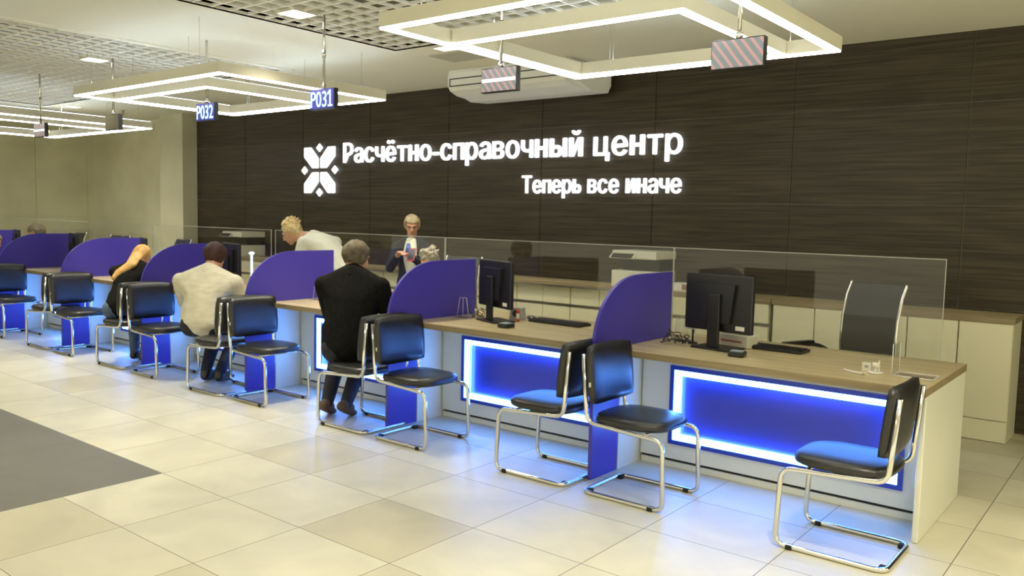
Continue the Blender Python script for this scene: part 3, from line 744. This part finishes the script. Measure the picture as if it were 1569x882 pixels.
# ------------------------------------------------------------------ air conditioner
t = thing('air_conditioner', 'long white air conditioner hung under the ceiling against the dark wall', 'air conditioner', (0, 0, 0))
acm = mat('air conditioner white', (.80, .81, .78), .4)
prof = [(2.72, 2.715), (2.45, 2.70), (2.18, 2.725), (2.08, 2.76), (2.05, 2.80), (2.045, 2.90), (2.06, ZC - .003), (2.82, ZC - .003), (2.82, 2.76), (2.78, 2.725)]
bm = new(); prism(bm, prof, 'x', -5.02, -3.50)
bmesh.ops.bevel(bm, geom=[e for e in bm.edges if abs(e.verts[0].co.x - e.verts[1].co.x) < 1e-4], offset=.05, segments=4, affect='EDGES', clamp_overlap=True)
for f in bm.faces: f.smooth = False
obj('casing', bm, acm, t)
bm = new(); box(bm, -4.93, -3.62, 2.040, 2.0455, 2.79, 2.93); obj('intake_panel', bm, acm, t)
bm = new()
for z in (2.795, 2.865): box(bm, -4.94, -3.62, 2.036, 2.0395, z, z + .010)
box(bm, -4.94, -4.93, 2.036, 2.0395, 2.795, 2.875); obj('slots', bm, dark, t)

# ------------------------------------------------------------------ sign
SY = YW - .014
def letters(name, label, words, cap, base_fn, x0, x1, bold):
    t = thing(name, label, 'sign')
    m = Vector((0, 0, 0)); glyphs = []; cur = 0
    s = cap / .728
    for ch in words:
        if ch == ' ': cur += .30 * s; continue
        o = stroke_glyph(ch, s, sign_e, t, 'letter') if ch in 'ниьый' else text_obj(ch, s, sign_e, t, 'letter', (0, 0, 0), 1, .012, 0)
        b2 = new(); d = bold * s
        for dx, dz in ((-d, 0), (d, 0), (0, 0), (0, d * .6), (0, -d * .6)):
            m2 = o.data.copy(); m2.transform(Matrix.Translation((dx, 0, dz))); b2.from_mesh(m2); bpy.data.meshes.remove(m2)
        b2.to_mesh(o.data); b2.free()
        xs_ = [v.co.x for v in o.data.vertices]; a, b_ = min(xs_), max(xs_)
        for v in o.data.vertices: v.co.x -= a
        glyphs.append((o, cur, b_ - a)); cur += (b_ - a) + .085 * s
    tot = cur - .085 * s; k = (x1 - x0) / tot
    for o, c, wd in glyphs:
        for v in o.data.vertices: v.co.x *= k
        x = x0 + c * k; o.location = (x, SY - .030, base_fn(x)); o['label'] = 'glowing white letter ' + words.replace(' ', '')[[g[0] for g in glyphs].index(o)]
    return t
letters('headline_sign', 'large glowing white Cyrillic headline on the dark wall', 'Расчётно-справочный центр', .245, lambda x: 2.155 - .025 * (x + 7.5) / 4.75, -7.50, -2.75, .016)
letters('slogan_sign', 'smaller glowing white Cyrillic slogan below the headline', 'Теперь все иначе', .182, lambda x: 1.768, -4.61, -2.745, .018)
t = thing('emblem_sign', 'glowing white flower emblem left of the headline', 'sign', (-7.985, SY, 2.07))
def pieces(name, polys, k):
    for p in polys:
        bm = new(); prism(bm, p, 'y', -.030, -.022); bmesh.ops.bevel(bm, geom=[e for e in bm.edges if abs(e.verts[0].co.y - e.verts[1].co.y) > .005], offset=.006, segments=2, affect='EDGES'); obj(name, bm, sign_e, t)
pet = [(.018, .026), (.152, .026), (.325, .175), (.325, .30), (.175, .30), (.018, .155)]
pieces('petal', [[(sx * a * .98, sz * b_) for a, b_ in pet] for sx in (1, -1) for sz in (1, -1)], 0)
dm = [(0, -.058), (.07, 0), (0, .058), (-.07, 0)]
pieces('diamond', [[(a + dx, b_ + dz) for a, b_ in dm] for dx, dz in ((0, .29), (0, -.29), (.31, 0), (-.31, 0))], 0)

# ------------------------------------------------------------------ people
def ell(bm, c, r, R=None, seg=12):
    M = Matrix.Translation(c) @ (R.to_4x4() if R else Matrix()) @ Matrix.Diagonal((r[0], r[1], r[2], 1))
    return bmesh.ops.create_icosphere(bm, subdivisions=2, radius=1, matrix=M)['verts']
def hull(bm, *els):
    """convex hull of ellipsoids given as (centre, radii) or (centre, radii, rot)"""
    t_ = bmesh.new()
    for e in els:
        r = e[1] if isinstance(e[1], (tuple, list)) else (e[1],) * 3
        ell(t_, e[0], r, e[2] if len(e) > 2 else None)
    res = bmesh.ops.convex_hull(t_, input=t_.verts[:])
    bmesh.ops.delete(t_, geom=[g for g in res['geom_interior'] if isinstance(g, bmesh.types.BMVert)], context='VERTS')
    me = bpy.data.meshes.new('tmp'); t_.to_mesh(me); t_.free(); bm.from_mesh(me); bpy.data.meshes.remove(me)
def fuse(name, bm, m, parent, voxel=.011, smooth=4, label=None):
    o = obj(name, bm, m)
    md = o.modifiers.new('r', 'REMESH'); md.mode = 'VOXEL'; md.voxel_size = voxel
    if smooth: s_ = o.modifiers.new('s', 'SMOOTH'); s_.iterations = smooth; s_.factor = .5
    bpy.context.view_layer.update(); dg = bpy.context.evaluated_depsgraph_get()
    me = bpy.data.meshes.new_from_object(o.evaluated_get(dg)); o.modifiers.clear(); old = o.data; o.data = me; bpy.data.meshes.remove(old); me.name = name
    if not me.materials: me.materials.append(m)
    for p in me.polygons: p.use_smooth = True
    if parent: o.parent = parent
    if label: o['label'] = label
    return o
def ik(a, c, l1, l2, pole):
    a, c = Vector(a), Vector(c); d = c - a; D = d.length
    if D > (l1 + l2) * .995: c = a + d.normalized() * (l1 + l2) * .995; d = c - a; D = d.length
    x = (l1 * l1 - l2 * l2 + D * D) / (2 * D); h = math.sqrt(max(l1 * l1 - x * x, 0)); u = d.normalized()
    p = Vector(pole) - u * Vector(pole).dot(u)
    p.normalize(); return a + u * x + p * h, c
def person(label, pelvis, neck, head, yaw, look, hands, feet, top, bottom, hairc, hair='short', shoe=None, sw=.19, k=1.0, extras=(), standing=False, elbow_out=(.6, .2, -.8), sleeve=1.0, toes=None, collar=None, hand_curl=.6, topname='shirt', open_front=None, leg_yaw=None, wide=1.0):
    pelvis, neck, head = Vector(pelvis), Vector(neck), Vector(head)
    Rz = Matrix.Rotation(yaw, 3, 'Z'); fw = Rz @ Vector((0, 1, 0)); rt = Rz @ Vector((1, 0, 0))
    look = Vector(look).normalized()
    Rl = Matrix.Rotation(yaw if leg_yaw is None else leg_yaw, 3, 'Z'); fwl = Rl @ Vector((0, 1, 0)); rtl = Rl @ Vector((1, 0, 0))
    # head frame: Y = look, Z up
    hr = look.cross(Vector((0, 0, 1))).normalized(); hu = hr.cross(look).normalized()
    RH = Matrix((hr, look, hu)).transposed()
    sp = (neck - pelvis).normalized()
    Rt = Matrix((rt, sp.cross(rt).normalized() * 1, sp)).transposed()
    sh = {s: neck - sp * .095 * k + rt * s * sw * k for s in (-1, 1)}
    hp = {s: pelvis + rtl * s * .09 * k - Vector((0, 0, .02)) for s in (-1, 1)}
    el = {}; wr = {}; kn = {}; an = {}
    for s, h in zip((-1, 1), hands):
        el[s], wr[s] = ik(sh[s], h, .285 * k, .25 * k, rt * s * elbow_out[0] + fw * -elbow_out[1] + Vector((0, 0, elbow_out[2])))
    for s, f in zip((-1, 1), feet):
        kn[s], an[s] = ik(hp[s], f, .42 * k, .43 * k, fwl + Vector((0, 0, .6 if not standing else 0)) + rtl * s * .05)
    def limbs(bm, inf, arms=True, legs=True, torso=True, f_arm=1.0):
        i = inf
        if torso:
            hull(bm, (pelvis, (.165 * k + i, .115 * k + i, .10 * k + i), Rt), (pelvis + sp * .20 * k, (.138 * k * wide + i, .095 * k * wide + i, .09 * k), Rt))
            hull(bm, (pelvis + sp * .20 * k, (.138 * k * wide + i, .095 * k * wide + i, .09 * k), Rt), (neck - sp * .20 * k, (.155 * k * wide + i, .11 * k + i, .10 * k), Rt))
            hull(bm, (neck - sp * .20 * k, (.155 * k * wide + i, .11 * k + i, .10 * k), Rt), (sh[-1] + rt * .03 * k, .058 * k + i), (sh[1] - rt * .03 * k, .058 * k + i), (neck - sp * .0 * k, .055 * k + i))
        if arms:
            for s in (-1, 1):
                hull(bm, (sh[s], .056 * k + i), (el[s], .042 * k + i))
                w_ = el[s].lerp(wr[s], f_arm); hull(bm, (el[s], .042 * k + i), (w_, (.027 + .012 * (1 - f_arm)) * k + i))
        if legs:
            for s in (-1, 1):
                hull(bm, (hp[s], .088 * k + i), (kn[s], .056 * k + i)); c1 = kn[s].lerp(an[s], .3)
                hull(bm, (kn[s], .054 * k + i), (c1, .055 * k + i)); hull(bm, (c1, .055 * k + i), (an[s], .036 * k + i))
    def headparts(bm):
        H = lambda x, y, z: head + RH @ Vector((x, y, z)) * k
        hull(bm, (H(0, -.012, .02), (.074 * k, .092 * k, .085 * k), RH), (H(0, .012, -.035), (.060 * k, .068 * k, .06 * k), RH))
        hull(bm, (H(0, .02, -.03), (.056 * k, .062 * k, .05 * k), RH), (H(0, .052, -.088), (.026 * k, .022 * k, .018 * k), RH))
        hull(bm, (H(0, .084, .018), .010 * k), (H(0, .100, -.022), .0125 * k), (H(-.012, .086, -.026), .008 * k), (H(.012, .086, -.026), .008 * k))
        hull(bm, (H(-.03, .074, .028), .010 * k), (H(.03, .074, .028), .010 * k))
        hull(bm, (H(-.016, .082, -.055), .007 * k), (H(.016, .082, -.055), .007 * k))
        for s in (-1, 1): hull(bm, (H(s * .075, -.008, .012), (.008 * k, .018 * k, .020 * k), RH), (H(s * .072, .0, -.022), (.007 * k, .012 * k, .012 * k), RH))
        hull(bm, (H(0, -.02, -.05), .052 * k), (neck - sp * .02, .056 * k))
    def handparts(bm, s):
        w_ = wr[s]; d = (w_ - el[s]).normalized(); side = d.cross(Vector((0, 0, 1)))
        side = side.normalized() if side.length > .1 else rt.copy(); nrm = side.cross(d).normalized()
        if nrm.z > 0: nrm = -nrm
        palm = w_ + d * .05 * k
        RP = Matrix((side, d, side.cross(d))).transposed()
        hull(bm, (w_, .026 * k), (palm, (.036 * k, .03 * k, .014 * k), RP), (w_ + d * .08 * k, (.036 * k, .014 * k, .012 * k), RP))
        for q in range(4):
            off = (q - 1.5) * .0195 * k; ln = (.060, .070, .066, .052)[q] * k
            a = w_ + d * .088 * k + side * off; b_ = a + (d * (1 - hand_curl * .3) + nrm * hand_curl * .6).normalized() * ln * .5; c = b_ + (d * (1 - hand_curl) + nrm * hand_curl * 1.2).normalized() * ln * .5
            hull(bm, (a, .0095 * k), (b_, .0088 * k)); hull(bm, (b_, .0088 * k), (c, .0078 * k))
        ts = -s; a = w_ + d * .03 * k + side * ts * .028 * k; b_ = a + (d * .8 + side * ts * .6 + nrm * .2).normalized() * .038 * k; c = b_ + (d + nrm * .4).normalized() * .03 * k
        hull(bm, (a, .012 * k), (b_, .0105 * k)); hull(bm, (b_, .0105 * k), (c, .009 * k))
    bm = new(); limbs(bm, -.006); headparts(bm)
    for s in (-1, 1): handparts(bm, s)
    for s in (-1, 1):
        tv = (toes[0 if s < 0 else 1] if toes else fw * .16 + Vector((0, 0, -.06)))
        hull(bm, (an[s], .03 * k), (an[s] + Vector(tv) * .9 * k, (.03 * k, .03 * k, .016 * k)))
    body = fuse('person', bm, skin, None, .0085, 2)
    body['label'] = label; body['category'] = 'person'
    # clothing
    bm = new(); limbs(bm, .010, legs=False, f_arm=sleeve)
    hull(bm, (pelvis - Vector((0, 0, .02)), (.172 * k * (wide ** .5), .125 * k, .07 * k), Rt), (pelvis + sp * .14, (.16 * k * wide, .115 * k, .08 * k), Rt))
    fuse(topname, bm, top, body, .011, 3)
    if collar:
        bm = new(); hull(bm, (neck + sp * .005, (.066 * k, .066 * k, .02 * k), Rt), (neck - sp * .04, (.085 * k, .08 * k, .02 * k), Rt)); fuse('collar', bm, collar, body, .008, 2)
    bm = new(); limbs(bm, .008, arms=False, torso=False); hull(bm, (pelvis, (.163 * k, .118 * k, .09 * k), Rt), (hp[-1], .09 * k), (hp[1], .09 * k)); fuse('trousers', bm, bottom, body, .011, 3)
    shm = shoe or blackl
    for n_, s in enumerate((-1, 1)):
        tv = Vector(toes[n_] if toes else tuple(fw * .17 + Vector((0, 0, -.062)))) * k
        bm = new(); a = an[s]; tdir = tv.normalized()
        hh = Vector((0, 0, -.045 * k)) if not toes else Vector((0, -.03, -.02))
        hull(bm, (a, .042 * k), (a + hh - tdir * .02, .036 * k)); hull(bm, (a + hh - tdir * .02, .036 * k), (a + tv, (.038 * k, .038 * k, .022 * k))); hull(bm, (a, .04 * k), (a + tv * .6 + Vector((0, 0, .012)), .036 * k))
        fuse('shoe', bm, shm, body, .008, 2)
    # hair shell over skull
    def hshell(rad, cut_y, cut_z, low):
        b2 = new(); bmesh.ops.create_uvsphere(b2, u_segments=28, v_segments=18, radius=1)
        for v in b2.verts:
            v.co = Vector((v.co.x * rad[0], v.co.y * rad[1] - .014, v.co.z * rad[2] + .022))
        rem = [f for f in b2.faces if (f.calc_center_median().y > cut_y and f.calc_center_median().z < cut_z) or f.calc_center_median().z < low]
        bmesh.ops.delete(b2, geom=rem, context='FACES')
        rr = random.Random(5)
        for v in b2.verts: v.co += v.co.normalized() * rr.uniform(-.003, .004)
        g = bmesh.ops.solidify(b2, geom=b2.faces[:], thickness=.012)
        for v in b2.verts: v.co = v.co * k
        bmesh.ops.transform(b2, matrix=Matrix.Translation(head) @ RH.to_4x4(), verts=b2.verts)
        for f in b2.faces: f.smooth = True
        return b2
    if hair == 'short': h = obj('hair', hshell((.087, .104, .096), .03, .055, -.072), hairc, body)
    elif hair == 'fluffy':
        bm = new(); H = lambda x, y, z: head + RH @ Vector((x, y, z)) * k
        rr = random.Random(9)
        hull(bm, (H(0, -.03, .045), (.092 * k, .095 * k, .082 * k), RH), (H(0, -.06, -.03), (.075 * k, .05 * k, .05 * k), RH))
        for q in range(26):
            a = rr.uniform(0, 2 * PI); b_ = rr.uniform(.1, 1.3); v = Vector((math.cos(a) * math.cos(b_) * .088, math.sin(a) * math.cos(b_) * .09 - .03, math.sin(b_) * .08 + .05))
            if v.y > .03 and v.z < .06: continue
            hull(bm, (H(*v), .016 * k), (H(*(v * 1.12 + Vector((0, -.012, 0)))), .009 * k))
        h = fuse('hair', bm, hairc, body, .007, 1)
    elif hair == 'long':
        bm = new(); H = lambda x, y, z: head + RH @ Vector((x, y, z)) * k
        hull(bm, (H(0, -.022, .03), (.088 * k, .09 * k, .088 * k), RH), (H(0, -.06, -.05), (.08 * k, .04 * k, .05 * k), RH))
        back = neck - fw * .10 * k
        hull(bm, (H(0, -.06, -.04), (.075 * k, .045 * k, .05 * k), RH), (back, (.085 * k, .035 * k, .04 * k)))
        hull(bm, (back, (.085 * k, .035 * k, .04 * k)), (back - rt * .10 - sp * .10, (.06 * k, .03 * k, .04 * k)))
        hull(bm, (back - rt * .10 - sp * .10, (.06 * k, .03 * k, .04 * k)), (back - rt * .13 - sp * .16 , (.035 * k, .02 * k, .03 * k)))
        h = fuse('hair', bm, hairc, body, .009, 2)
    # eyes and mouth
    for s in (-1, 1):
        bm = new(); ell(bm, head + RH @ Vector((s * .028, .078, .012)) * k, (.012 * k, .008 * k, .007 * k), RH); obj('eye', bm, eyem, body)
    bm = new(); hull(bm, (head + RH @ Vector((-.014, .089, -.055)) * k, .0035 * k), (head + RH @ Vector((.014, .089, -.055)) * k, .0035 * k)); obj('mouth', bm, lipm, body)
    return body, dict(RH=RH, head=head, sh=sh, el=el, wr=wr, rt=rt, fw=fw, sp=sp, neck=neck, Rt=Rt, k=k, pelvis=pelvis)

knitb = noisy(mat('black knit', (.012, .012, .012), .95, spec=.1), (.006, .006, .006), (.012, .012, .011), nscale=40)
jeans = noisy(mat('dark trousers', (.012, .014, .025), .85), (.008, .010, .020), (.02, .022, .035), nscale=20)
bjean = noisy(mat('blue jeans', (.08, .13, .22), .85), (.06, .10, .17), (.11, .17, .27), nscale=20)
shirtw = noisy(mat('cream shirt', (.68, .64, .50), .8), (.60, .56, .43), (.74, .70, .55), scale=(1, 1, 3), nscale=9, bump=.5)
blousew = noisy(mat('white blouse', (.72, .71, .62), .75), (.78, .77, .66), (.86, .85, .74), nscale=9, bump=.4)
navyj = mat('navy jacket', (.010, .013, .022), .8)
brownh = noisy(mat('grey brown hair', (.14, .11, .07), .7), (.055, .042, .022), (.15, .12, .075), scale=(1, 1, 1), nscale=30)
redh = noisy(mat('dark auburn hair', (.05, .012, .008), .6), (.02, .005, .004), (.055, .012, .008), nscale=30)
blondh = noisy(mat('blond hair', (.60, .34, .10), .6), (.46, .24, .06), (.72, .45, .16), nscale=25)
palebl = noisy(mat('pale blond hair', (.62, .46, .20), .6), (.45, .30, .11), (.80, .66, .36), nscale=25)
ashbl = noisy(mat('ash blond hair', (.35, .28, .16), .6), (.24, .19, .10), (.50, .42, .27), nscale=25)
greyh = noisy(mat('grey hair', (.25, .22, .17), .7), (.17, .15, .11), (.36, .33, .27), nscale=40)
brownshoe = mat('brown shoe', (.10, .06, .03), .6)

# man in black sweater, seen from behind
A35 = math.radians(30)
person('man in black sweater and dark trousers seen from behind, seated at the counter', (-3.78, -.24, .55), (-3.86, -.13, 1.085), (-3.90, -.06, 1.185), A35, (.0, .95, -.30),
       [(-4.18, .14, .81), (-3.80, .17, .81)], [(-3.98, -.27, .105), (-3.85, -.20, .105)], knitb, jeans, brownh, 'short', brownshoe, sw=.20, k=1.09, elbow_out=(.35, .3, -1), toes=[(-.05, .08, -.075), (-.03, .08, -.075)], collar=knitb, topname='sweater', hand_curl=.9, leg_yaw=math.radians(36), wide=1.22)
person('person in cream shirt with dark auburn hair seen from behind, seated at the counter', (-5.72, -.22, .53), (-5.82, -.10, .985), (-5.87, .0, 1.10), A35, (-.35, .9, -.30),
       [(-6.24, .12, .80), (-5.80, .22, .80)], [(-5.80, -.15, .09), (-5.66, -.10, .09)], shirtw, jeans, redh, 'short', blackl, sw=.235, k=1.1, elbow_out=(.5, .3, -1), collar=shirtw, leg_yaw=math.radians(36), wide=1.22)
person('fair-haired woman in black top and jeans leaning over the counter', (-7.12, -.24, .55), (-7.28, .0, .955), (-7.40, .12, 1.03), math.radians(30), (-.3, .75, -.62),
       [(-7.62, .30, .80), (-7.35, .35, .80)], [(-7.2, -.08, .09), (-7.02, -.08, .09)], knitb, bjean, blondh, 'long', blackl, sw=.20, k=1.0, elbow_out=(.3, .3, -1), collar=blousew, topname='sweater', leg_yaw=math.radians(45), wide=1.1)
b_, inf = person('customer in black with a red scarf cut by the left edge of the picture', (-10.92, -.20, .55), (-10.98, -.05, .95), (-11.04, .05, 1.06), 0, (0, .85, -.5),
       [(-11.15, .25, .80), (-10.9, .25, .80)], [(-11.0, -.05, .09), (-10.85, -.05, .09)], knitb, jeans, greyh, 'short', blackl, sw=.20, k=.97, topname='coat')
bm = new(); hull(bm, (inf['neck'] - Vector((0, 0, .02)), (.10, .10, .035)), (inf['neck'] + Vector((.05, -.05, -.05)), (.06, .05, .04))); fuse('scarf', bm, red, b_, .009, 2)
# employee with dark cap-like hair behind the far partition
person('brown-haired employee seated behind the far left desk, only the head showing', (-12.2, 1.30, .55), (-12.25, 1.12, 1.0), (-12.27, 1.06, 1.12), PI, (-.1, -.9, -.4),
       [(-12.4, 1.02, .80), (-12.1, 1.02, .80)], [(-12.3, .75, .11), (-12.1, .75, .11)], navyj, jeans, brownh, 'short', blackl, k=1.2)
person('grey-haired employee seated low behind the second partition', (-4.33, 1.30, .57), (-4.31, 1.17, .98), (-4.30, 1.12, 1.10), PI, (.1, -.9, -.55),
       [(-4.5, 1.02, .80), (-4.2, 1.02, .80)], [(-4.4, .80, .11), (-4.2, .80, .11)], navyj, jeans, greyh, 'fluffy', blackl, k=.92)
# bending employee in white shirt
person('blond employee in a white shirt bending forward behind the counter', (-5.58, 1.38, .86), (-6.08, 1.25, 1.27), (-6.30, 1.14, 1.30), math.radians(80), (-.80, -.42, -.55),
       [(-6.35, 1.02, .82), (-6.50, 1.15, .90)], [(-5.62, 1.30, .09), (-5.55, 1.50, .09)], blousew, jeans, palebl, 'fluffy', blackl, sw=.17, k=1.06, standing=True, topname='shirt', elbow_out=(.1, .3, -1))
# standing woman in dark jacket
b_, I = person('standing woman in dark jacket, white blouse, glasses and blue scarf holding a phone', (-5.12, 1.74, .86), (-5.12, 1.72, 1.275), (-5.085, 1.68, 1.405), math.radians(205), (.68, -.68, -.34),
       [(-4.86, 1.47, 1.10), (-5.02, 1.42, 1.11)], [(-5.05, 1.74, .085), (-5.20, 1.78, .085)], navyj, navyj, ashbl, 'short', blackl, sw=.175, k=.93, standing=True, topname='jacket', elbow_out=(.5, .1, -1), sleeve=.92)
k = I['k']; fw, sp, rt, nk = I['fw'], I['sp'], I['rt'], I['neck']
bm = new(); hull(bm, (nk + fw * .035 - sp * .01, (.065, .045, .03)), (nk + fw * .085 - sp * .16, (.095, .048, .08))); hull(bm, (nk + fw * .085 - sp * .16, (.095, .048, .08)), (nk + fw * .078 - sp * .34, (.05, .04, .06)))
fuse('blouse', bm, blousew, b_, .009, 2)
bm = new(); hull(bm, (nk + fw * .085 - sp * .06, (.028, .03, .02)), (nk + fw * .125 - sp * .13, (.035, .02, .04))); hull(bm, (nk + fw * .125 - sp * .10, (.03, .02, .03)), (nk + fw * .125 - sp * .19, (.018, .015, .03)))
fuse('neck_scarf', bm, mat('blue scarf', (.06, .14, .50), .6), b_, .007, 2)
bm = new(); RH, hd = I['RH'], I['head']
def H(x, y, z): return hd + RH @ Vector((x, y, z)) * k
for s in (-1, 1):
    tube(bm, [H(s * .03 + .021 * math.cos(a), .095 + .0 * a, .012 + .014 * math.sin(a)) for a in [2 * PI * q / 12 for q in range(12)]], .0018, 6, True)
    tube(bm, [H(s * .052, .092, .016), H(s * .078, .04, .016), H(s * .082, -.01, .012)], .0018, 6)
tube(bm, [H(-.009, .096, .014), H(.009, .096, .014)], .0018, 6)
obj('glasses', bm, blackp, b_)
# phone in her hands
wr = I['wr']
t = thing('phone', 'red phone held by the standing woman', 'phone', tuple(wr[-1] + Vector((.06, -.07, .035))), .5)
Mx = Matrix.Rotation(math.radians(50), 4, 'X')
bm = new(); box(bm, -.036, .036, -.075, .075, -.005, .005, .003, M=Mx); obj('case', bm, red, t)
bm = new(); box(bm, -.031, .031, -.066, .066, .0052, .0062, M=Mx); obj('touch_screen', bm, blackg, t)
# glowing tube standing in for a bright reflection behind the counter, left
t = thing('reflection_strip', 'slim glowing white tube imitating a bright reflection beside the person in cream shirt', 'lamp', (-6.50, .80, WT + .001))
bm = new(); cyl(bm, (0, 0, 0), (0, 0, .012), .05); obj('base', bm, offw, t)
bm = new(); cyl(bm, (0, 0, .012), (0, 0, .32), .012, seg=10); obj('reflection_tube', bm, reflect_w, t, 'glowing cool white tube')
bm = new(); ell(bm, (0, 0, .335), (.03, .03, .016)); obj('cap', bm, reflect_w, t)
